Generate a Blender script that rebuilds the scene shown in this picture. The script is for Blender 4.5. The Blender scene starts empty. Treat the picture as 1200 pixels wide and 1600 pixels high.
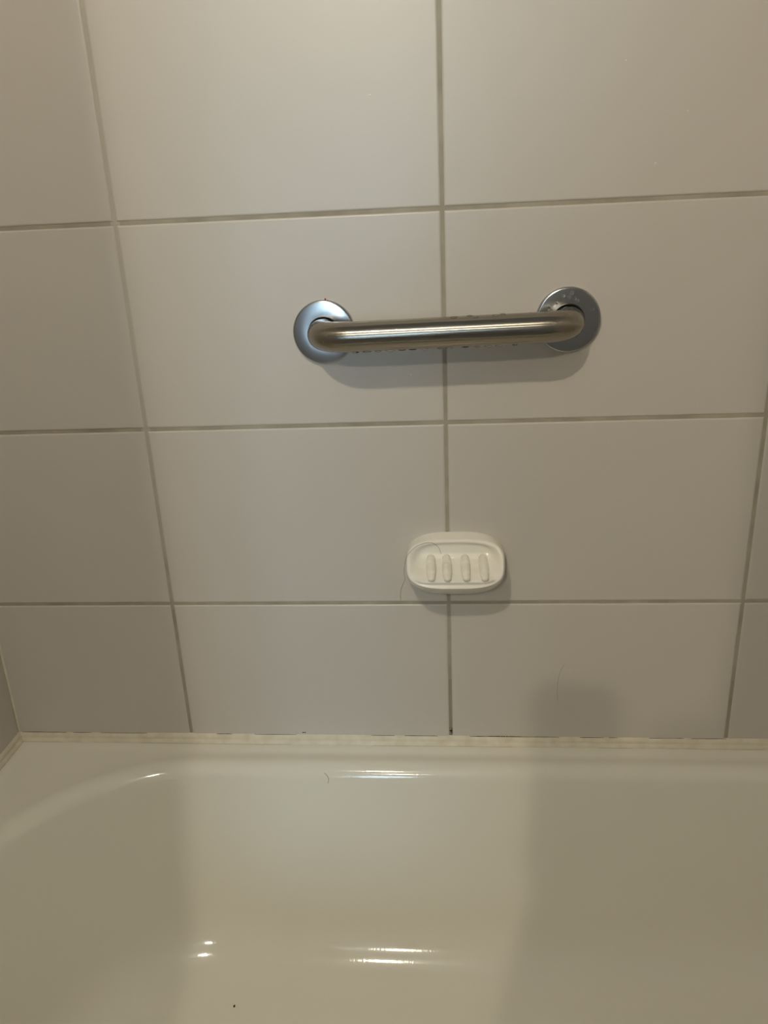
import bpy, bmesh, math, random
from mathutils import Vector, Matrix
random.seed(7)
S = bpy.context.scene
COL = S.collection

# ------------------------------------------------------------------ camera
cd = bpy.data.cameras.new('camera')
cam = bpy.data.objects.new('camera', cd)
COL.objects.link(cam)
S.camera = cam
cd.sensor_fit = 'VERTICAL'
cd.sensor_height = 24.0
cd.lens = 1241.57 / 1600.0 * 24.0
cd.clip_start = 0.002
cam.matrix_world = Matrix(((0.99622687, 0.01411206, 0.08563217, 0.00673672),
                           (0.07543539, 0.34707775, -0.93479759, -1.00676228),
                           (-0.04291294, 0.93773018, 0.34470363, 0.50881444),
                           (0, 0, 0, 1)))

# ------------------------------------------------------------------ world, light levels, exposure
LAMP = 1210.0                       # the two ceiling lights
LAMP_COL = (1.0, 0.885, 0.675)
WINDOW = 15.0                       # frosted daylit window behind the camera
WINDOW_COL = (0.52, 0.78, 1.0)
w = bpy.data.worlds.new('world')
S.world = w
w.use_nodes = True
w.node_tree.nodes['Background'].inputs[0].default_value = (0.75, 0.86, 1.0, 1)
w.node_tree.nodes['Background'].inputs[1].default_value = 0.3
S.view_settings.view_transform = 'Standard'
S.view_settings.look = 'None'
S.view_settings.gamma = 1.0
S.view_settings.use_curve_mapping = False
S.view_settings.exposure = 0.0
S.cycles.use_denoising = True
S.cycles.max_bounces = 10
S.cycles.sample_clamp_indirect = 4.0
S.cycles.blur_glossy = 0.5

# ------------------------------------------------------------------ helpers
def obj(name, bm, mat, parent=None, smooth=False):
    me = bpy.data.meshes.new(name)
    bm.normal_update()
    bm.to_mesh(me)
    bm.free()
    if smooth:
        me.polygons.foreach_set('use_smooth', [True] * len(me.polygons))
    me.materials.append(mat)
    o = bpy.data.objects.new(name, me)
    COL.objects.link(o)
    o.parent = parent
    return o

def share(src, parent, loc=(0, 0, 0)):
    o = src.copy()
    COL.objects.link(o)
    o.parent = parent
    o.location = loc
    return o

def tag(o, label, cat, group=None):
    o['label'] = label
    o['category'] = cat
    if group:
        o['group'] = group
    return o

def empty(name, loc, label, cat, group=None):
    o = bpy.data.objects.new(name, None)
    COL.objects.link(o)
    o.location = loc
    o.empty_display_size = 0.05
    return tag(o, label, cat, group)

def box(bm, x0, x1, y0, y1, z0, z1):
    v = [bm.verts.new(p) for p in ((x0, y0, z0), (x1, y0, z0), (x1, y1, z0), (x0, y1, z0),
                                   (x0, y0, z1), (x1, y0, z1), (x1, y1, z1), (x0, y1, z1))]
    for f in ((3, 2, 1, 0), (4, 5, 6, 7), (0, 1, 5, 4), (1, 2, 6, 5), (2, 3, 7, 6), (3, 0, 4, 7)):
        bm.faces.new([v[i] for i in f])

def bridge(bm, a, b, closed=True):
    n = len(a)
    for i in range(n if closed else n - 1):
        j = (i + 1) % n
        bm.faces.new((a[i], a[j], b[j], b[i]))

def tube(bm, pts, rad, seg=24, cap=True):
    """sweep a circle along pts; rad is a number or a list."""
    pts = [Vector(p) for p in pts]
    n = len(pts)
    rings = []
    up = None
    for i, p in enumerate(pts):
        t = (pts[min(i + 1, n - 1)] - pts[max(i - 1, 0)]).normalized()
        if up is None:
            up = Vector((0, 0, 1)) if abs(t.z) < 0.9 else Vector((1, 0, 0))
        a = (up - t * up.dot(t)).normalized()
        up = a
        b = t.cross(a)
        r = rad[i] if isinstance(rad, (list, tuple)) else rad
        rings.append([bm.verts.new(p + (a * math.cos(2 * math.pi * k / seg) + b * math.sin(2 * math.pi * k / seg)) * r)
                      for k in range(seg)])
    for i in range(n - 1):
        bridge(bm, rings[i], rings[i + 1])
    if cap:
        bm.faces.new(rings[0][::-1])
        bm.faces.new(rings[-1])

def lathe(bm, prof, axis='y', seg=64, centre=(0, 0, 0), close_first=False, close_last=False):
    """revolve (radius, height) pairs about an axis."""
    rings = []
    for r, h in prof:
        ring = []
        for k in range(seg):
            c, s = math.cos(2 * math.pi * k / seg) * r, math.sin(2 * math.pi * k / seg) * r
            p = (c, h, s) if axis == 'y' else (c, s, h)
            ring.append(bm.verts.new(Vector(p) + Vector(centre)))
        rings.append(ring)
    for i in range(len(rings) - 1):
        bridge(bm, rings[i], rings[i + 1])
    if close_first:
        bm.faces.new(rings[0][::-1])
    if close_last:
        bm.faces.new(rings[-1])
    bmesh.ops.recalc_face_normals(bm, faces=bm.faces)

def bead(bm, c, r, sx=1, sy=1, sz=1, seg=10, rings=6):
    m = Matrix.Translation(c) @ Matrix.Diagonal((r * sx, r * sy, r * sz, 1))
    bmesh.ops.create_uvsphere(bm, u_segments=seg, v_segments=rings, radius=1, matrix=m)

def sstep(a, b, x):
    t = min(1, max(0, (x - a) / (b - a)))
    return t * t * (3 - 2 * t)

def interp(tab, x):
    if x <= tab[0][0]:
        return tab[0][1]
    for (x0, y0), (x1, y1) in zip(tab, tab[1:]):
        if x <= x1:
            t = (x - x0) / (x1 - x0)
            t = t * t * (3 - 2 * t)
            return y0 + (y1 - y0) * t
    return tab[-1][1]

# ------------------------------------------------------------------ materials
def mat(name, col, rough=0.5, metal=0.0, spec=0.5, coat=0.0):
    m = bpy.data.materials.new(name)
    m.use_nodes = True
    b = m.node_tree.nodes['Principled BSDF']
    b.inputs['Base Color'].default_value = (*col, 1)
    b.inputs['Roughness'].default_value = rough
    b.inputs['Metallic'].default_value = metal
    b.inputs['Specular IOR Level'].default_value = spec
    b.inputs['Coat Weight'].default_value = coat
    m['b'] = 1
    return m

def nodes(m):
    nt = m.node_tree
    return nt, nt.nodes['Principled BSDF']

def noise(nt, scale, detail=2.0, stretch=None, coord='Object'):
    tc = nt.nodes.new('ShaderNodeTexCoord')
    mp = nt.nodes.new('ShaderNodeMapping')
    mp.inputs['Scale'].default_value = stretch or (1, 1, 1)
    nz = nt.nodes.new('ShaderNodeTexNoise')
    nz.inputs['Scale'].default_value = scale
    nz.inputs['Detail'].default_value = detail
    nt.links.new(tc.outputs[coord], mp.inputs[0])
    nt.links.new(mp.outputs[0], nz.inputs['Vector'])
    return nz

def ramp(nt, src, stops):
    r = nt.nodes.new('ShaderNodeValToRGB')
    e = r.color_ramp.elements
    while len(e) < len(stops):
        e.new(0.5)
    for k, (p, c) in enumerate(stops):
        e[k].position = p
        e[k].color = (*c, 1) if len(c) == 3 else c
    nt.links.new(src, r.inputs[0])
    return r

def bump(m, nz, strength, dist):
    nt, b = nodes(m)
    bp = nt.nodes.new('ShaderNodeBump')
    bp.inputs['Strength'].default_value = strength
    bp.inputs['Distance'].default_value = dist
    nt.links.new(nz.outputs[0], bp.inputs['Height'])
    nt.links.new(bp.outputs[0], b.inputs['Normal'])

def math_node(nt, op, a, b=None, c=None):
    n = nt.nodes.new('ShaderNodeMath')
    n.operation = op
    for k, v in enumerate((a, b, c)):
        if v is None:
            continue
        if isinstance(v, (int, float)):
            n.inputs[k].default_value = v
        else:
            nt.links.new(v, n.inputs[k])
    return n.outputs[0]

def mix(nt, fac, a, b):
    n = nt.nodes.new('ShaderNodeMix')
    n.data_type = 'RGBA'
    for sock, v in ((n.inputs[0], fac), (n.inputs[6], a), (n.inputs[7], b)):
        if isinstance(v, tuple):
            sock.default_value = (*v, 1)
        elif isinstance(v, (int, float)):
            sock.default_value = v
        else:
            nt.links.new(v, sock)
    return n.outputs[2]

def xyz(nt):
    """position in the room (all setting meshes stand at the origin)."""
    g = nt.nodes.new('ShaderNodeNewGeometry')
    s = nt.nodes.new('ShaderNodeSeparateXYZ')
    nt.links.new(g.outputs['Position'], s.inputs[0])
    return s.outputs

M_tile = mat('wall_tile_glaze', (0.592, 0.555, 0.508), 0.36, 0, 0.5)
nt, b = nodes(M_tile)
oi = nt.nodes.new('ShaderNodeObjectInfo')
tone = ramp(nt, oi.outputs['Random'], [(0, (0.584, 0.547, 0.501)), (1, (0.600, 0.563, 0.515))])
nt.links.new(tone.outputs[0], b.inputs['Base Color'])
bump(M_tile, noise(nt, 420, 2), 0.12, 0.0006)

M_grout = mat('grout', (0.43, 0.39, 0.31), 0.85, 0, 0.2)
nt, b = nodes(M_grout)
gx, gy, gz = xyz(nt)[:3]
n1 = noise(nt, 22, 3)
base = ramp(nt, n1.outputs[0], [(0.3, (0.32, 0.29, 0.23)), (0.7, (0.44, 0.40, 0.325))])
# the upper left joint has been wiped over with nearly tile-coloured grout
left = math_node(nt, 'MULTIPLY', math_node(nt, 'LESS_THAN', math_node(nt, 'ABSOLUTE', math_node(nt, 'ADD', gx, 0.4)), 0.006),
                 math_node(nt, 'SMOOTH_MIN', 1.0, math_node(nt, 'MAXIMUM', math_node(nt, 'MULTIPLY', math_node(nt, 'SUBTRACT', gz, 0.02), 3.2), 0.0), 0.05))
c1 = mix(nt, math_node(nt, 'MULTIPLY', left, 0.85), base.outputs[0], (0.51, 0.475, 0.41))
# mould at the foot of the joints, just above the bath
low = math_node(nt, 'MULTIPLY', math_node(nt, 'LESS_THAN', gz, -0.125),
                math_node(nt, 'ADD', 0.15, math_node(nt, 'MULTIPLY', n1.outputs[0], 0.4)))
low = math_node(nt, 'MULTIPLY', low, math_node(nt, 'GREATER_THAN', gx, -0.2))
low = math_node(nt, 'MULTIPLY', low, math_node(nt, 'SUBTRACT', 1.0, math_node(nt, 'MULTIPLY', math_node(nt, 'GREATER_THAN', gx, 0.2), 0.4)))
c2 = mix(nt, low, c1, (0.16, 0.13, 0.095))
n2 = noise(nt, 260, 3)
spot = math_node(nt, 'MULTIPLY', math_node(nt, 'LESS_THAN', gz, -0.2085), math_node(nt, 'GREATER_THAN', n2.outputs[0], 0.46))
spot = math_node(nt, 'MULTIPLY', spot, math_node(nt, 'LESS_THAN', math_node(nt, 'ABSOLUTE', gx), 0.1))
c3 = mix(nt, spot, c2, (0.02, 0.017, 0.014))
nt.links.new(c3, b.inputs['Base Color'])
bump(M_grout, noise(nt, 900, 3), 0.3, 0.0005)

M_caulk = mat('caulk', (0.70, 0.65, 0.52), 0.55, 0, 0.35)
nt, b = nodes(M_caulk)
gx, gy, gz = xyz(nt)[:3]
n1 = noise(nt, 9, 3, (1, 1, 6))
n2 = noise(nt, 60, 3)
base = ramp(nt, n2.outputs[0], [(0.3, (0.66, 0.60, 0.47)), (0.7, (0.76, 0.71, 0.585))])
foot = math_node(nt, 'MULTIPLY', math_node(nt, 'LESS_THAN', gz, -0.2352), math_node(nt, 'GREATER_THAN', n1.outputs[0], 0.45))
c1 = mix(nt, math_node(nt, 'MULTIPLY', foot, 0.8), base.outputs[0], (0.22, 0.15, 0.10))
nt.links.new(c1, b.inputs['Base Color'])
bump(M_caulk, noise(nt, 200, 2, (0.3, 1, 1)), 0.25, 0.001)

M_mould = mat('mould_black', (0.035, 0.028, 0.022), 0.9, 0, 0.1)
M_enamel = mat('bath_enamel', (0.80, 0.775, 0.69), 0.09, 0, 0.5)
nt, b = nodes(M_enamel)
rip = noise(nt, 260, 2, (1.0, 0.25, 0.25))
bump(M_enamel, rip, 0.07, 0.0010)
M_porcelain = mat('porcelain', (0.91, 0.88, 0.80), 0.09, 0, 0.5)
M_steel = mat('brushed_steel', (0.34, 0.31, 0.265), 0.22, 1)
nt, b = nodes(M_steel)
b.inputs['Anisotropic'].default_value = 0.92
b.inputs['Anisotropic Rotation'].default_value = 0.25
tg = nt.nodes.new('ShaderNodeTangent')
tg.direction_type = 'RADIAL'
tg.axis = 'X'
nt.links.new(tg.outputs[0], b.inputs['Tangent'])
nz = noise(nt, 300, 3, (0.04, 1, 1))
rr = ramp(nt, nz.outputs[0], [(0.3, (0.20,) * 3), (0.7, (0.28,) * 3)])
nt.links.new(rr.outputs[0], b.inputs['Roughness'])
M_flange = mat('satin_steel', (0.47, 0.475, 0.485), 0.21, 1)
M_dark = mat('dark_gap', (0.02, 0.02, 0.02), 0.8)
M_rust = mat('rust', (0.30, 0.035, 0.02), 0.8)
M_water = mat('water', (0.9, 0.9, 0.9), 0.02, 0, 0.5)
M_water.node_tree.nodes['Principled BSDF'].inputs['Transmission Weight'].default_value = 1
M_water.node_tree.nodes['Principled BSDF'].inputs['IOR'].default_value = 1.33
M_hair = mat('dark_hair', (0.05, 0.035, 0.025), 0.5)
M_paint = mat('white_paint', (0.42, 0.47, 0.54), 0.7)
M_floor = mat('floor_vinyl', (0.28, 0.25, 0.21), 0.45)
nt, b = nodes(M_floor)
fl = ramp(nt, noise(nt, 14, 4).outputs[0], [(0.3, (0.24, 0.21, 0.175)), (0.7, (0.32, 0.285, 0.24))])
nt.links.new(fl.outputs[0], b.inputs['Base Color'])
M_curtain = mat('curtain_cloth', (0.60, 0.63, 0.68), 0.8)
M_white = mat('white_plastic', (0.75, 0.75, 0.73), 0.4)

def emit(name, col, strength):
    m = bpy.data.materials.new(name)
    m.use_nodes = True
    nt, b = nodes(m)
    b.inputs['Base Color'].default_value = (0.8, 0.8, 0.8, 1)
    b.inputs['Emission Color'].default_value = (*col, 1)
    b.inputs['Emission Strength'].default_value = strength
    return m
M_lamp = emit('lamp_diffuser', LAMP_COL, LAMP)
M_pane = emit('frosted_daylit_glass', WINDOW_COL, WINDOW)

# ------------------------------------------------------------------ the room shell
XL, XR, YF, ZF, ZC = -0.677, 0.95, -3.40, -0.74, 1.47
TW, TH, J = 0.4, 0.25926, 0.0048        # tile pitch and joint
ZB = -0.2245                            # foot of the tiling, above the bath

def struct(name, bm, m, parent=None):
    o = obj(name, bm, m, parent)
    o['kind'] = 'structure'
    return o

bm = bmesh.new(); box(bm, XL - 0.12, XR + 0.12, 0.0014, 0.13, ZF, ZC)
wall_back = struct('wall_back', bm, M_grout)
bm = bmesh.new(); box(bm, XL - 0.13, XL - 0.0014, YF, 0.0, ZF, ZC)
wall_left = struct('wall_left', bm, M_grout)
bm = bmesh.new(); box(bm, XR + 0.0014, XR + 0.13, YF, 0.0, ZF, ZC)
wall_right = struct('wall_right', bm, M_grout)
WX0, WX1, WZ0, WZ1 = -0.585, -0.11, 0.10, 1.12   # the window in the wall behind the camera
bm = bmesh.new()
box(bm, XL, WX0, YF - 0.13, YF, ZF, ZC); box(bm, WX1, XR, YF - 0.13, YF, ZF, ZC)
box(bm, WX0, WX1, YF - 0.13, YF, ZF, WZ0); box(bm, WX0, WX1, YF - 0.13, YF, WZ1, ZC)
struct('wall_front', bm, M_paint)
bm = bmesh.new(); box(bm, XL - 0.13, XR + 0.13, YF - 0.13, 0.13, ZF - 0.1, ZF)
struct('floor', bm, M_floor)
bm = bmesh.new(); box(bm, XL - 0.13, XR + 0.13, YF - 0.13, 0.13, ZC, ZC + 0.1)
struct('ceiling', bm, M_paint)

# window: frame and one frosted pane lit by the daylight outside
bm = bmesh.new()
t = 0.045
box(bm, WX0, WX0 + t, YF - 0.09, YF + 0.012, WZ0, WZ1); box(bm, WX1 - t, WX1, YF - 0.09, YF + 0.012, WZ0, WZ1)
box(bm, WX0 + t, WX1 - t, YF - 0.09, YF + 0.012, WZ0, WZ0 + t); box(bm, WX0 + t, WX1 - t, YF - 0.09, YF + 0.012, WZ1 - t, WZ1)
window = struct('window_1', bm, M_white)
bm = bmesh.new(); box(bm, WX0 + t, WX1 - t, YF - 0.05, YF - 0.044, WZ0 + t, WZ1 - t)
obj('pane', bm, M_pane, window)

# wall tiles: each one an object with softly rounded edges, standing proud of the grout
meshes = {}
def tile_mesh(wd, ht):
    key = (round(wd, 4), round(ht, 4))
    if key in meshes:
        return meshes[key]
    bm = bmesh.new()
    rings = []
    for ins, y in ((0.0, 0.008), (0.0, 0.0014), (0.0003, 0.0009), (0.0011, 0.0003), (0.0022, 0.0)):
        a, c = wd / 2 - ins, ht / 2 - ins
        rings.append([bm.verts.new(p) for p in ((-a, y, -c), (a, y, -c), (a, y, c), (-a, y, c))])
    for r0, r1 in zip(rings, rings[1:]):
        bridge(bm, r0, r1)
    bm.faces.new(rings[-1])
    bm.normal_update()
    me = bpy.data.meshes.new('tile')
    bm.to_mesh(me); bm.free()
    me.materials.append(M_tile)
    meshes[key] = me
    return me

def lay(parent, cuts_h, cuts_v, place, rz):
    for x0, x1 in zip(cuts_h, cuts_h[1:]):
        for z0, z1 in zip(cuts_v, cuts_v[1:]):
            zb = z0 if z0 == cuts_v[0] else z0 + J / 2
            xa = x0 if x0 == cuts_h[0] else x0 + J / 2
            xb = x1 if x1 == cuts_h[-1] else x1 - J / 2
            zt = z1 if z1 == cuts_v[-1] else z1 - J / 2
            o = bpy.data.objects.new('tile', tile_mesh(xb - xa, zt - zb))
            COL.objects.link(o)
            o.parent = parent
            o.location = place((xa + xb) / 2, (zb + zt) / 2)
            o.rotation_euler = (random.uniform(-1, 1) * 0.0012, random.uniform(-1, 1) * 0.0005, rz + random.uniform(-1, 1) * 0.0009)

rows = [ZB, 0.0] + [TH * k for k in range(1, 6)] + [ZC]
lay(wall_back, [XL + 0.001, -0.4, 0.0, 0.4, 0.8, XR - 0.001], rows, lambda u, z: (u, 0.0, z), 0.0)
ys = [-2.8, -2.4, -2.0, -1.6, -1.2, -0.8, -0.4, -0.0015]
lay(wall_left, ys, rows, lambda u, z: (XL, u, z), math.pi / 2)
lay(wall_right, ys, rows, lambda u, z: (XR, u, z), -math.pi / 2)

# caulk: a double bead along the back of the bath, single beads at the left end and up the corner
def strip(bm, prof, p0, p1, out, n=120, jit=0.00025):
    p0, p1, out = Vector(p0), Vector(p1), Vector(out)
    rings = []
    for i in range(n + 1):
        p = p0.lerp(p1, i / n)
        k = random.uniform(-1, 1) * jit
        rings.append([bm.verts.new(p + out * (d + (k if d > 0.001 else 0)) + Vector((0, 0, z))) for d, z in prof])
    for a, c in zip(rings, rings[1:]):
        bridge(bm, a, c, closed=False)
    bmesh.ops.recalc_face_normals(bm, faces=bm.faces)
prof = [(-0.0005, -0.2215), (0.0012, -0.2235), (0.0030, -0.2262), (0.0036, -0.2290), (0.0034, -0.2300),
        (0.0052, -0.2312), (0.0072, -0.2330), (0.0080, -0.2352), (0.0078, -0.2366), (0.0060, -0.2390)]
bm = bmesh.new()
strip(bm, prof, (XL, 0, 0), (XR, 0, 0), (0, -1, 0), 260)
o = obj('trim_1', bm, M_caulk, None, True); o['kind'] = 'structure'
bm = bmesh.new()
strip(bm, prof, (XL, 0, 0), (XL, -0.70, 0), (1, 0, 0), 120)
o = obj('trim_2', bm, M_caulk, None, True); o['kind'] = 'structure'
bm = bmesh.new()
rings = []
for i in range(60):
    z = ZB - 0.004 + (ZC - ZB) * i / 59
    rings.append([bm.verts.new((XL + a, -c, z)) for a, c in ((-0.0005, 0.0020), (0.0007, 0.0014), (0.0014, 0.0007), (0.0020, -0.0005))])
for a, c in zip(rings, rings[1:]):
    bridge(bm, a, c, closed=False)
bmesh.ops.recalc_face_normals(bm, faces=bm.faces)
o = obj('trim_3', bm, M_caulk, None, True); o['kind'] = 'structure'

# black mould seam between tiles and caulk, in broken runs
bm = bmesh.new()
for x0, x1, h in ((-0.672, -0.60, .0006), (-0.59, -0.56, .0005), (-0.545, -0.47, .0003), (-0.36, -0.335, .0008), (-0.30, -0.235, .0003), (-0.12, -0.085, .0004), (-0.07, -0.02, .0008),
                  (0.028, 0.12, .0013), (0.12, 0.16, .0006), (0.19, 0.225, .0005), (0.232, 0.245, .0009), (0.29, 0.325, .0005),
                  (0.325, 0.340, .0012), (0.35, 0.40, .0007)):
    n = max(3, int((x1 - x0) / 0.006))
    top = [bm.verts.new((x0 + (x1 - x0) * i / n, -0.0007, -0.2222 + 0.6 * h * math.sin(math.pi * i / n) ** 0.4 * random.uniform(0.15, 1.1))) for i in range(n + 1)]
    bot = [bm.verts.new((x0 + (x1 - x0) * i / n, -0.0012, -0.2224)) for i in range(n + 1)]
    bridge(bm, top, bot, closed=False)
for x in (-0.2245, -0.2215, 0.076, 0.079, 0.083):
    bead(bm, (x, -0.0006, -0.2185 if x < 0 else -0.2222), 0.0010, 1.3, 0.6, 0.8, 8, 5)
mo = obj('mould_line', bm, M_mould, wall_back)
mo['kind'] = 'stuff'

# ------------------------------------------------------------------ bathtub
AXY = -0.33                       # long axis of the bath
def tub_loop(bm, inset, z, N=None):
    """rounded loop: straight sides and big round ends."""
    r = 0.285 - inset
    xl, xr = -0.36 + 0.4 * inset, 0.615 - 0.4 * inset
    vs = []
    for kind, u in PARAM:
        if kind == 'back':
            vs.append(bm.verts.new((xl + (xr - xl) * u, AXY + r, z)))
        elif kind == 'right':
            vs.append(bm.verts.new((xr + r * math.sin(u), AXY + r * math.cos(u), z)))
        elif kind == 'front':
            vs.append(bm.verts.new((xr + (xl - xr) * u, AXY - r, z)))
        else:
            vs.append(bm.verts.new((xl - r * math.sin(u), AXY - r * math.cos(u), z)))
    return vs
def rect_loop(bm, ins, z):
    x0, x1, y0, y1 = XL + ins, XR - ins, -0.70 + ins, -ins
    xl, xr = -0.36, 0.615
    vs = []
    def ray(cx, dx, dy):
        ts = []
        if dx: ts.append(((x1 if dx > 0 else x0) - cx) / dx)
        if dy: ts.append(((y1 if dy > 0 else y0) - AXY) / dy)
        k = min(q for q in ts if q > 0)
        return (cx + dx * k, AXY + dy * k, z)
    for kind, u in PARAM:
        if kind == 'back':
            p = (xl + (xr - xl) * u, y1, z)
        elif kind == 'right':
            p = ray(xr, math.sin(u), math.cos(u))
        elif kind == 'front':
            p = (xr + (xl - xr) * u, y0, z)
        else:
            p = ray(xl, -math.sin(u), -math.cos(u))
        vs.append(bm.verts.new(p))
    return vs
ac = [math.atan2(XR - 0.615, 0.33), math.atan2(-0.36 - XL, 0.33), math.atan2(XR - 0.615, 0.37), math.atan2(-0.36 - XL, 0.37)]
def arc(a_extra, b_extra):
    # angles 0..pi with the two corner directions included
    s = [math.pi * i / 64 for i in range(64)]
    for e in (a_extra, b_extra):
        k = min(range(1, 64), key=lambda i: abs(s[i] - e))
        s[k] = e
    return s
PARAM = [('back', i / 40) for i in range(40)]
PARAM += [('right', a) for a in arc(ac[0], math.pi - ac[2])]
PARAM += [('front', i / 40) for i in range(40)]
PARAM += [('left', a) for a in arc(ac[3], math.pi - ac[1])]

bm = bmesh.new()
L = []
for ins, z in ((0.0, ZF + 0.001), (0.0, -0.250), (0.0, -0.2385), (0.0015, -0.2362), (0.006, -0.2355), (0.016, -0.2358), (0.021, -0.2370), (0.0255, -0.2378)):
    L.append(rect_loop(bm, max(ins, 0.0008), z))
prof = [(-0.012, -0.2368), (-0.008, -0.2360), (-0.003, -0.2354)]
# roll over the crest: a radius of 20 mm from level to 76 degrees
R1, e0 = 0.022, math.radians(14.4)
for i in range(0, 11):
    a = (math.pi / 2 - e0) * i / 10
    prof.append((R1 * math.sin(a) - 0.0, -0.2352 - R1 * (1 - math.cos(a))))
y_w, z_w = prof[-1]
RF, zfl, e1 = 0.085, -0.519, math.radians(14.4)
zc = zfl + RF
z_t = zc - RF * math.sin(e1)
y_t = y_w + (z_w - z_t) * math.tan(e1)
for i in range(1, 9):
    prof.append((y_w + (y_t - y_w) * i / 9, z_w + (z_t - z_w) * i / 9))
yc = y_t + RF * math.cos(e1)
for i in range(0, 19):
    e = e1 + (math.radians(88.5) - e1) * i / 18
    prof.append((yc - RF * math.cos(e), zc - RF * math.sin(e)))
prof += [(yc + 0.02, zfl - 0.0004), (0.21, zfl - 0.0008), (0.25, zfl - 0.0012), (0.28, zfl - 0.0014)]
for ins, z in prof:
    L.append(tub_loop(bm, ins, z))
for a, c in zip(L, L[1:]):
    bridge(bm, a, c)
bmesh.ops.remove_doubles(bm, verts=bm.verts, dist=1e-6)
bm.verts.ensure_lookup_table()
last = L[-1]
try:
    bm.faces.new([v for v in last if v.is_valid])
except ValueError:
    pass
bmesh.ops.recalc_face_normals(bm, faces=bm.faces)
tub = obj('bathtub', bm, M_enamel, None, True)
tag(tub, 'glossy cream enamel bathtub with rounded rim below the tiled wall', 'bathtub')

# ------------------------------------------------------------------ grab bar
bar = empty('grab_bar', (0, 0, 0.383), 'short brushed steel grab bar on two round plates, wet with drops', 'grab bar')
RB, PB, CC = 0.0178, 0.058, 0.1505    # tube radius, projection, half spacing
FZ = (-0.002, 0.002)                  # plates sit almost level
ZL, ZR = 0.3800 - 0.383, 0.3845 - 0.383
bend = 0.040
path = []
def barp(x, y):
    u = (x + CC) / (2 * CC)
    return (x, y, ZL + (ZR - ZL) * u)
for i in range(5):
    path.append(barp(-CC, -0.0005 - (PB - bend) * i / 5))
for i in range(13):
    a = math.pi / 2 * i / 12
    path.append(barp(-CC + bend * (1 - math.cos(a)), -(PB - bend) - bend * math.sin(a)))
for i in range(1, 24):
    path.append(barp(-CC + bend + (2 * CC - 2 * bend) * i / 24, -PB))
for i in range(13):
    a = math.pi / 2 * i / 12
    path.append(barp(CC - bend + bend * math.sin(a), -(PB - bend) - bend * math.cos(a)))
for i in range(1, 6):
    path.append(barp(CC, -(PB - bend) + (PB - bend - 0.0005) * i / 5))
bm = bmesh.new()
tube(bm, path, RB, 40)
obj('tube', bm, M_steel, bar, True)
def flange(x, z, tilt):
    bm = bmesh.new()
    lathe(bm, [(0.0392, -0.0002), (0.0392, -0.0042), (0.0389, -0.0054), (0.0380, -0.0062), (0.0366, -0.0064),
               (0.0300, -0.0067), (0.0200, -0.0071), (0.0192, -0.0070), (0.0188, -0.0066), (0.0186, -0.0030), (0.0186, -0.0002)], 'y', 72)
    f = obj('flange', bm, M_flange, bar, True)
    f.location = (x, 0, z)
    f.rotation_euler = (0, 0, tilt)
    bm = bmesh.new()
    lathe(bm, [(0.0174, -0.0032), (0.0189, -0.0032)], 'y', 48)
    g = obj('gap_ring', bm, M_dark, f)
    return f
fl = flange(-CC + 0.0005, ZL, 0.0)
fr = flange(CC, ZR + 0.0005, 0.0)
# a rust fleck on the left plate's top edge
bm = bmesh.new(); bead(bm, (0.004, -0.0035, 0.0400), 0.0011, 0.8, 0.8, 1.3, 8, 6)
obj('rust_fleck', bm, M_rust, fl)
# drops hanging under the tube, and beads on top of it and on the right plate
bm = bmesh.new(); bead(bm, (0, 0, 0), 1.0, 1, 1, 1, 12, 8)
drop0 = obj('water_droplet', bm, M_water, bar, True)
first = True
def drop(x, y, z, sx, sy, sz):
    global first
    o = drop0 if first else share(drop0, bar)
    first = False
    o.location = (x, y, z)
    o.scale = (sx, sy, sz)
x = -0.105
while x < 0.10:
    u = (x + CC) / (2 * CC)
    zz = ZL + (ZR - ZL) * u
    sz = random.uniform(0.0013, 0.0024)
    drop(x, -PB - 0.0015, zz - RB + 0.0004, random.uniform(0.0035, 0.006), 0.0035, sz)
    x += random.uniform(0.011, 0.019)
for x, a in ((0.012, 75), (0.030, 80), (0.037, 66), (0.060, 74), (0.068, 82), (0.10, 70), (0.108, 60), (0.118, 76)):
    u = (x + CC) / (2 * CC)
    a = math.radians(a)
    drop(x, -PB - RB * math.cos(a) + (0.006 if x > 0.095 else 0), ZL + (ZR - ZL) * u + RB * math.sin(a), random.uniform(0.003, 0.0045), 0.0018, 0.0012)
for x, z in ((-0.007, 0.030), (0.000, 0.0275), (0.006, 0.026), (0.010, 0.0235), (-0.019, 0.020), (-0.014, 0.0215),
             (-0.021, 0.0175), (0.028, 0.0125), (0.003, 0.0325), (-0.024, 0.015)):
    drop(CC + x, -0.0074, ZR + z, random.uniform(0.0017, 0.0026), 0.0012, random.uniform(0.0017, 0.0028))

# ------------------------------------------------------------------ soap dish
dish = empty('soap_dish', (0.0095, 0, 0), 'white porcelain soap dish with four ridges on the tiled wall', 'soap dish')
def ring_pt(a, bb, zc, th, n):
    c, s = math.cos(th), math.sin(th)
    return (a * math.copysign(abs(c) ** (2 / n), c), zc + bb * math.copysign(abs(s) ** (2 / n), s))
NT = 96
YR = [(0.050, -0.0670), (0.062, -0.0580), (0.085, -0.0375), (0.105, -0.0205)]   # front rim: deep at the lip, shallow at the top
def lerp_tab(tab, x):
    if x <= tab[0][0]: return tab[0][1]
    for (x0, y0), (x1, y1) in zip(tab, tab[1:]):
        if x <= x1: return y0 + (y1 - y0) * (x - x0) / (x1 - x0)
    return tab[-1][1]
YCAV = [(0.0600, -0.0668), (0.0630, -0.0640), (0.0670, -0.0530), (0.0725, -0.0360), (0.0780, -0.0215), (0.0840, -0.0176), (0.093, -0.0178), (0.103, -0.0202)]
bm = bmesh.new()
rings = []
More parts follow.
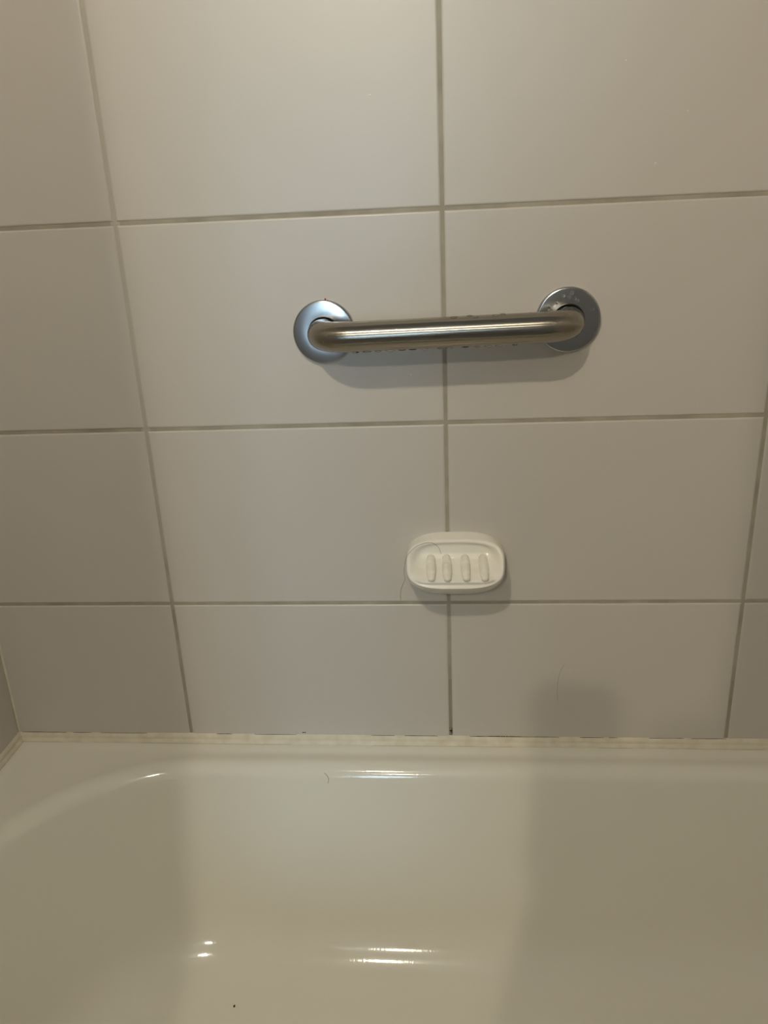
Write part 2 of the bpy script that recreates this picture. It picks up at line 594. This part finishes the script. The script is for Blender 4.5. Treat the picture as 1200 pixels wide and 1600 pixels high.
# wall outline -> swelling sides -> rim -> inside
for k in range(0, 7):
    t = k / 6
    ring = []
    for i in range(NT):
        th = 2 * math.pi * i / NT
        x0, z0 = ring_pt(0.0680, 0.0465, 0.0612, th, 2.9)
        x1, z1 = ring_pt(0.0645, 0.0265, 0.0783, th, 3.2)
        yr = lerp_tab(YR, z1)
        e = math.sin(t * math.pi / 2)
        # straight-ish sides, then a rounded shoulder
        x = x0 + (x1 - x0) * (1 - math.cos(t * math.pi / 2)) ** 1.2
        z = z0 + (z1 - z0) * (t ** 1.15)
        ring.append(bm.verts.new((x, yr * (0.93 * t ** 0.9) if k else 0.0, z)))
    rings.append(ring)
def rim_ring(rho, flat):
    ring = []
    for i in range(NT):
        th = 2 * math.pi * i / NT
        x1, z1 = ring_pt(0.0645 * rho, 0.0265 * rho, 0.0783, th, 3.2 - 0.5 * (1 - rho))
        y = lerp_tab(YR, z1)
        if rho > 0.95:
            y *= flat
        m = sstep(0.965, 0.70, rho)
        yc_ = interp(YCAV, z1)
        # the lip keeps the rim's depth
        m = max(m, sstep(0.93, 0.80, rho) * (1 - sstep(0.060, 0.070, z1))) * sstep(0.0560, 0.0640, z1)
        y = y + (yc_ - y) * m
        ring.append(bm.verts.new((x1, y, z1)))
    return ring
for rho, fl_ in ((0.985, 0.975), (0.965, 0.995), (0.94, 1.0), (0.91, 1), (0.88, 1), (0.85, 1), (0.82, 1), (0.78, 1), (0.72, 1), (0.64, 1), (0.55, 1), (0.45, 1), (0.34, 1), (0.22, 1), (0.1, 1)):
    rings.append(rim_ring(rho, fl_))
for a, c in zip(rings, rings[1:]):
    bridge(bm, a, c)
bm.faces.new(rings[-1])
bmesh.ops.recalc_face_normals(bm, faces=bm.faces)
body = obj('dish_body', bm, M_porcelain, dish, True)
md = body.modifiers.new('subsurf', 'SUBSURF'); md.levels = 1; md.render_levels = 2
for x in (-0.0330, -0.0120, 0.0125, 0.0365):
    bm = bmesh.new()
    pts, rad = [], []
    for i in range(25):
        t = i / 24
        z = 0.0805 - 0.0185 * t
        pts.append((x + 0.002 * t, interp(YCAV, z) - 0.0009, z + 0.0024))
        rad.append(0.0064 * (max(0.0, math.sin(math.pi * (0.008 + 0.984 * t))) ** 0.28))
    tube(bm, pts, rad, 18)
    obj('ridge', bm, M_porcelain, dish, True)

# ------------------------------------------------------------------ small strays: hairs and a speck
def hair(name, pts, r, label, group=None):
    # smooth the polyline a little
    P = [Vector(p) for p in pts]
    out = []
    for i in range(len(P) - 1):
        p0, p1, p2, p3 = P[max(i - 1, 0)], P[i], P[i + 1], P[min(i + 2, len(P) - 1)]
        for k in range(6):
            t = k / 6
            out.append(0.5 * ((2 * p1) + (p2 - p0) * t + (2 * p0 - 5 * p1 + 4 * p2 - p3) * t * t + (3 * p1 - p0 - 3 * p2 + p3) * t ** 3))
    out.append(P[-1])
    bm = bmesh.new()
    tube(bm, out, r, 6)
    return tag(obj(name, bm, M_hair, None, True), label, 'hair')
hair('hair_strand', [(-0.0676, -0.0008, 0.0049), (-0.0669, -0.0015, 0.0193), (-0.0625, -0.010, 0.035), (-0.0585, -0.028, 0.0510), (-0.0590, -0.0340, 0.0660),
                     (-0.0540, -0.0370, 0.0880), (-0.0407, -0.0310, 0.1000), (-0.0234, -0.0280, 0.1035), (-0.0133, -0.0262, 0.0970), (-0.0092, -0.0220, 0.0850)],
     0.00022, 'long dark hair curling over the left end of the soap dish')
hair('hair_strand', [(0.1635, -0.0006, -0.0976), (0.1577, -0.0006, -0.1113), (0.1547, -0.0006, -0.1326), (0.1556, -0.0006, -0.1597)],
     0.00013, 'faint thin hair stuck on the lowest wall tile right of the soap dish')

def inner_point(x, z):
    """a point on the back inner side of the bath at height z."""
    for (i0, z0), (i1, z1) in zip(prof[4:], prof[5:]):
        if z1 <= z <= z0:
            ins = i0 + (i1 - i0) * (z0 - z) / max(z0 - z1, 1e-6)
            return Vector((x, AXY + 0.285 - ins - 0.0007, z + 0.0003))
hair('hair_strand', [inner_point(-0.1845, -0.2435), inner_point(-0.1800, -0.2470), inner_point(-0.1780, -0.2515), inner_point(-0.1792, -0.2575)],
     0.00025, 'short curved hair lying just inside the back rim of the bathtub')
bm = bmesh.new(); bead(bm, (0, 0, 0), 0.0017, 0.8, 1.2, 0.6, 12, 8)
sp = obj('speck', bm, M_mould, None, True)
sp.location = (-0.3086, -0.2191, zfl - 0.0002)
tag(sp, 'tiny black speck on the floor of the bathtub', 'speck')

# fine white flecks painting the sparkle of tiny water droplets on the tiles
fleck = None
for x, z, q in ((-0.0798, 0.6422, 1.2), (0.2426, 0.5561, 1.0), (-0.0432, 0.3233, 1.0), (-0.0342, 0.3247, 0.7), (0.0095, 0.3315, 0.7), (0.2034, 0.6617, 0.7), (0.2742, 0.6082, 0.7)):
    if fleck is None:
        bm = bmesh.new(); bead(bm, (0, 0, 0), 1.0, 1, 1, 1, 8, 6)
        o = fleck = obj('sparkle_fleck', bm, M_white, wall_back, True)
    else:
        o = share(fleck, wall_back)
    o.location = (x, -0.0001, z)
    o.scale = (0.0012 * q, 0.0004, 0.0012 * q)

# ------------------------------------------------------------------ ceiling lights (each with its own glow)
def downlight(x, y, label):
    d = empty('ceiling_light', (x, y, ZC), label, 'ceiling light', 'round ceiling lights')
    bm = bmesh.new()
    lathe(bm, [(0.001, -0.0005), (0.055, -0.0005), (0.055, -0.012), (0.046, -0.019), (0.015, -0.023), (0.015, -0.050)], 'z', 48)
    obj('lamp_base', bm, M_white, d, True)
    bm = bmesh.new()
    bmesh.ops.create_uvsphere(bm, u_segments=40, v_segments=24, radius=0.025, matrix=Matrix.Translation((0, 0, -0.072)))
    obj('globe', bm, M_lamp, d, True)
    return d
downlight(-0.28, -1.24, 'round warm globe ceiling light nearer the bathtub')
downlight(-0.27, -2.35, 'round warm globe ceiling light nearer the window wall')

# ------------------------------------------------------------------ shower curtain drawn apart, on a rail behind the camera
YCU = -1.13
def curtain(x0, x1, label):
    bm = bmesh.new()
    n = 90
    rows_ = []
    for z in (ZC - 0.046, 1.32, 0.6, -0.2, -0.66):
        row = []
        for i in range(n + 1):
            t = i / n
            ph = t * abs(x1 - x0) / 0.062 * 2 * math.pi
            amp = 0.012 if z > 1.3 else 0.016
            row.append(bm.verts.new((x0 + (x1 - x0) * t, YCU + amp * math.sin(ph), z)))
        rows_.append(row)
    for a, c in zip(rows_, rows_[1:]):
        bridge(bm, a, c, closed=False)
    o = obj('shower_curtain', bm, M_curtain, None, True)
    m = o.modifiers.new('solid', 'SOLIDIFY'); m.thickness = 0.002
    return tag(o, label, 'curtain', 'shower curtain panels')
curtain(-0.337, -0.655, 'grey cloth shower curtain panel drawn to the left wall')
curtain(0.072, 0.88, 'grey cloth shower curtain panel drawn to the right wall')
rail = empty('curtain_track', (0, YCU, ZC), 'white ceiling track carrying the shower curtain panels', 'curtain track')
bm = bmesh.new(); box(bm, XL + 0.004, XR - 0.004, -0.012, 0.012, -0.016, -0.0003)
obj('track', bm, M_white, rail)
for x in list(-0.634 + 0.062 * k for k in range(5)) + list(0.10 + 0.062 * k for k in range(13)):
    bm = bmesh.new()
    tube(bm, [(x, 0, -0.0155), (x, 0, -0.045)], 0.0022, 8)
    obj('glider', bm, M_white, rail, True)

# ------------------------------------------------------------------ the photographer, standing outside the bath behind the camera
def grown(name, joints, links, m, parent, sub=2):
    """one continuous surface grown over a skeleton of (x, y, z, radius) joints."""
    me = bpy.data.meshes.new(name)
    keys = list(joints)
    me.from_pydata([joints[k][:3] for k in keys], [(keys.index(a), keys.index(c)) for a, c in links], [])
    me.materials.append(m)
    o = bpy.data.objects.new(name, me)
    COL.objects.link(o)
    o.parent = parent
    sk = o.modifiers.new('skin', 'SKIN')
    sk.use_smooth_shade = True
    me.skin_vertices.new() if not me.skin_vertices else None
    for i, k in enumerate(keys):
        r = joints[k][3:]
        d = me.skin_vertices[0].data[i]
        d.radius = (r[0], r[-1])
        d.use_root = i == 0
    sd = o.modifiers.new('subsurf', 'SUBSURF')
    sd.levels = sd.render_levels = sub
    return o
M_skin = mat('skin', (0.55, 0.36, 0.27), 0.5)
M_shirt = mat('dark_shirt', (0.10, 0.11, 0.14), 0.85)
M_jeans = mat('dark_trousers', (0.06, 0.07, 0.10), 0.85)
M_black = mat('black_glass', (0.02, 0.02, 0.022), 0.12)
PX, PY = 0.00, -1.44
who = empty('person', (PX, PY, ZF + 0.001), 'person standing outside the bath in a dark shirt, holding up a phone', 'person')
LOW = 0.10                                         # knees a little bent
def at(x, y, z, *r):
    if y < -1.37 and z > -0.02:
        z -= LOW
    return (x - PX, y - PY, z - ZF - 0.001, *r)
HY = PY + 0.045                                     # the head is bent forward over the phone
J_ = {'hips': at(PX, PY, 0.10, .13, .10), 'waist': at(PX, PY, 0.28, .115, .085), 'chest': at(PX, PY, 0.46, .135, .095), 'collar': at(PX, PY, 0.575, .075, .065),
      'neck': at(PX, PY + .02, 0.615, .052), 'jaw': at(PX, HY + .03, 0.65, .062, .072), 'skull': at(PX, HY + .015, 0.725, .074, .088), 'crown': at(PX, HY + .01, 0.785, .05, .06),
      'shoulder_l': at(PX - .165, PY, 0.565, .054), 'elbow_l': at(-0.120, -1.33, 0.22, .037), 'fore_l': at(-0.082, -1.22, 0.275, .036), 'wrist_l': at(-0.048, -1.11, 0.330, .027, .023), 'palm_l': at(-0.036, -1.074, 0.362, .037, .018), 'knuckle_l': at(-0.020, -1.052, 0.372, .030, .015),
      'shoulder_r': at(PX + .165, PY, 0.565, .054), 'elbow_r': at(0.150, -1.35, 0.25, .037), 'fore_r': at(0.078, -1.22, 0.290, .035), 'wrist_r': at(0.034, -1.110, 0.330, .026, .022), 'palm_r': at(0.052, -1.068, 0.385, .037, .017), 'knuckle_r': at(0.048, -1.054, 0.430, .030, .014),
      'thigh_l': at(PX - .09, PY, 0.03, .085), 'knee_l': at(PX - .10, PY + .13, -0.33, .055), 'ankle_l': at(PX - .10, PY - .01, -0.66, .036), 'toe_l': at(PX - .11, PY + .13, -0.71, .04, .025),
      'thigh_r': at(PX + .09, PY, 0.03, .085), 'knee_r': at(PX + .10, PY + .13, -0.33, .055), 'ankle_r': at(PX + .10, PY - .01, -0.66, .036), 'toe_r': at(PX + .11, PY + .13, -0.71, .04, .025),
      'nose': at(PX, PY + .108, 0.735, .012)}
LK = [('hips', 'waist'), ('waist', 'chest'), ('chest', 'collar'), ('collar', 'neck'), ('neck', 'jaw'), ('jaw', 'skull'), ('skull', 'crown'),
      ('chest', 'shoulder_l'), ('shoulder_l', 'elbow_l'), ('elbow_l', 'fore_l'), ('fore_l', 'wrist_l'), ('wrist_l', 'palm_l'), ('palm_l', 'knuckle_l'),
      ('chest', 'shoulder_r'), ('shoulder_r', 'elbow_r'), ('elbow_r', 'fore_r'), ('fore_r', 'wrist_r'), ('wrist_r', 'palm_r'), ('palm_r', 'knuckle_r'),
      ('hips', 'thigh_l'), ('thigh_l', 'knee_l'), ('knee_l', 'ankle_l'), ('ankle_l', 'toe_l'),
      ('hips', 'thigh_r'), ('thigh_r', 'knee_r'), ('knee_r', 'ankle_r'), ('ankle_r', 'toe_r')]
J_.pop('nose')
grown('body', J_, LK, M_skin, who)
def puffed(keys, extra):
    return {k: (*J_[k][:3], *[r + extra for r in J_[k][3:]]) for k in keys}
K1 = ['chest', 'hips', 'waist', 'collar', 'shoulder_l', 'shoulder_r', 'elbow_l', 'elbow_r']
jj = puffed(K1, .014)
for sd in 'lr':                                    # sleeves end above the elbow
    a, c = Vector(J_['shoulder_' + sd][:3]), Vector(J_['elbow_' + sd][:3])
    jj['elbow_' + sd] = (*a.lerp(c, 0.75), .050)
grown('shirt', jj, [('chest', 'waist'), ('waist', 'hips'), ('chest', 'collar'), ('chest', 'shoulder_l'), ('chest', 'shoulder_r'), ('shoulder_l', 'elbow_l'), ('shoulder_r', 'elbow_r')], M_shirt, who)
K2 = ['hips', 'thigh_l', 'thigh_r', 'knee_l', 'knee_r', 'ankle_l', 'ankle_r']
grown('trousers', puffed(K2, .013), [('hips', 'thigh_l'), ('hips', 'thigh_r'), ('thigh_l', 'knee_l'), ('thigh_r', 'knee_r'), ('knee_l', 'ankle_l'), ('knee_r', 'ankle_r')], M_jeans, who)
def head(x, y, z):
    return (x - PX, y - PY, z - LOW - 0.05 - ZF - 0.001)
bm = bmesh.new()
bead(bm, head(PX, HY - .012, 0.760), 1.0, .094, .104, .130, 24, 14)
bmesh.ops.delete(bm, geom=[v for v in bm.verts if v.co.y > head(0, HY + .055, 0)[1] and v.co.z < head(0, 0, 0.815)[2] or v.co.z < head(0, 0, 0.64)[2]], context='VERTS')
hr = obj('hair', bm, M_hair, who, True)
bm = bmesh.new(); bead(bm, head(PX, HY + .112, 0.733), .011, .8, 1, 1.6)
obj('nose', bm, M_skin, who, True)
for sx in (-1, 1):
    bm = bmesh.new(); bead(bm, head(PX + sx * .03, HY + .094, 0.765), .010)
    obj('eye', bm, M_white, who, True)
    bm = bmesh.new(); bead(bm, head(PX + sx * .078, HY + .015, 0.75), .022, .35, .7, 1.3)
    obj('ear', bm, M_skin, who, True)
bm = bmesh.new(); bead(bm, head(PX, HY + .098, 0.698), .020, 1, .3, .3)
obj('mouth', bm, M_rust, who, True)
# fingers: on the phone's back for the raised hand, hanging for the other
P = cam.matrix_world
def ph(x, y, z):                                   # a point in the phone's own axes (right, up, towards the holder)
    return P @ Vector((x, y, z))
for k, (y0, x0) in enumerate(((-0.062, -.030), (-0.079, -.037), (-0.096, -.033), (-0.112, -.022))):
    q = [ph(0.042, y0 - .004, .012), ph(0.020, y0, -.0035), ph(-0.004, y0 + .001, -.0045), ph(x0, y0 + .003, -.0040)]
    grown('finger', {i: at(*p, r) for i, (p, r) in enumerate(zip(q, (.0095, .009, .0083, .0068)))}, [(0, 1), (1, 2), (2, 3)], M_skin, who)
q = [ph(0.044, -.100, .026), ph(0.030, -.078, .028), ph(0.010, -.060, .0225), ph(-0.008, -.048, .0215)]
grown('thumb', {i: at(*p, r) for i, (p, r) in enumerate(zip(q, (.012, .0105, .0095, .0078)))}, [(0, 1), (1, 2), (2, 3)], M_skin, who)
for k, (x0, top) in enumerate(((-0.052, -.108), (-0.037, -.118), (-0.021, -.124), (-0.006, -.126))):
    q = [ph(x0 * .6, -.156, .012), ph(x0, -.143, -.003), ph(x0, -.132, -.0050), ph(x0 - .001, top, -.0045)]
    grown('finger', {i: at(*p, r) for i, (p, r) in enumerate(zip(q, (.0095, .009, .0083, .0068)))}, [(0, 1), (1, 2), (2, 3)], M_skin, who)
q = [ph(-0.050, -.160, .020), ph(-0.052, -.140, .028), ph(-0.044, -.118, .0235), ph(-0.036, -.100, .0215)]
grown('thumb', {i: at(*p, r) for i, (p, r) in enumerate(zip(q, (.012, .0105, .0095, .0078)))}, [(0, 1), (1, 2), (2, 3)], M_skin, who)

phone = empty('phone', (0, 0, 0), 'dark phone held up by the person outside the bath', 'phone')
phone.matrix_world = P @ Matrix.Translation((-0.022, -0.058, 0.0095))
bm = bmesh.new(); box(bm, -.036, .036, -.074, .074, -.004, .004)
bmesh.ops.bevel(bm, geom=[e for e in bm.edges if abs((e.verts[0].co - e.verts[1].co).z) > .005], offset=.010, segments=5, affect='EDGES')
bmesh.ops.bevel(bm, geom=[e for e in bm.edges], offset=.0012, segments=2, affect='EDGES')
obj('phone_case', bm, M_black, phone)
bm = bmesh.new(); box(bm, -.033, .033, -.070, .070, .0040, .0043)
obj('screen', bm, M_black, phone)
for lx, ly in ((.022, .058), (.022, .038), (.006, .048)):
    bm = bmesh.new(); lathe(bm, [(.0068, -.004), (.0068, -.0055), (.0058, -.0058)], 'z', 24, close_last=True)
    l = obj('lens', bm, M_black, phone, True)
    l.location = (lx, ly, 0)
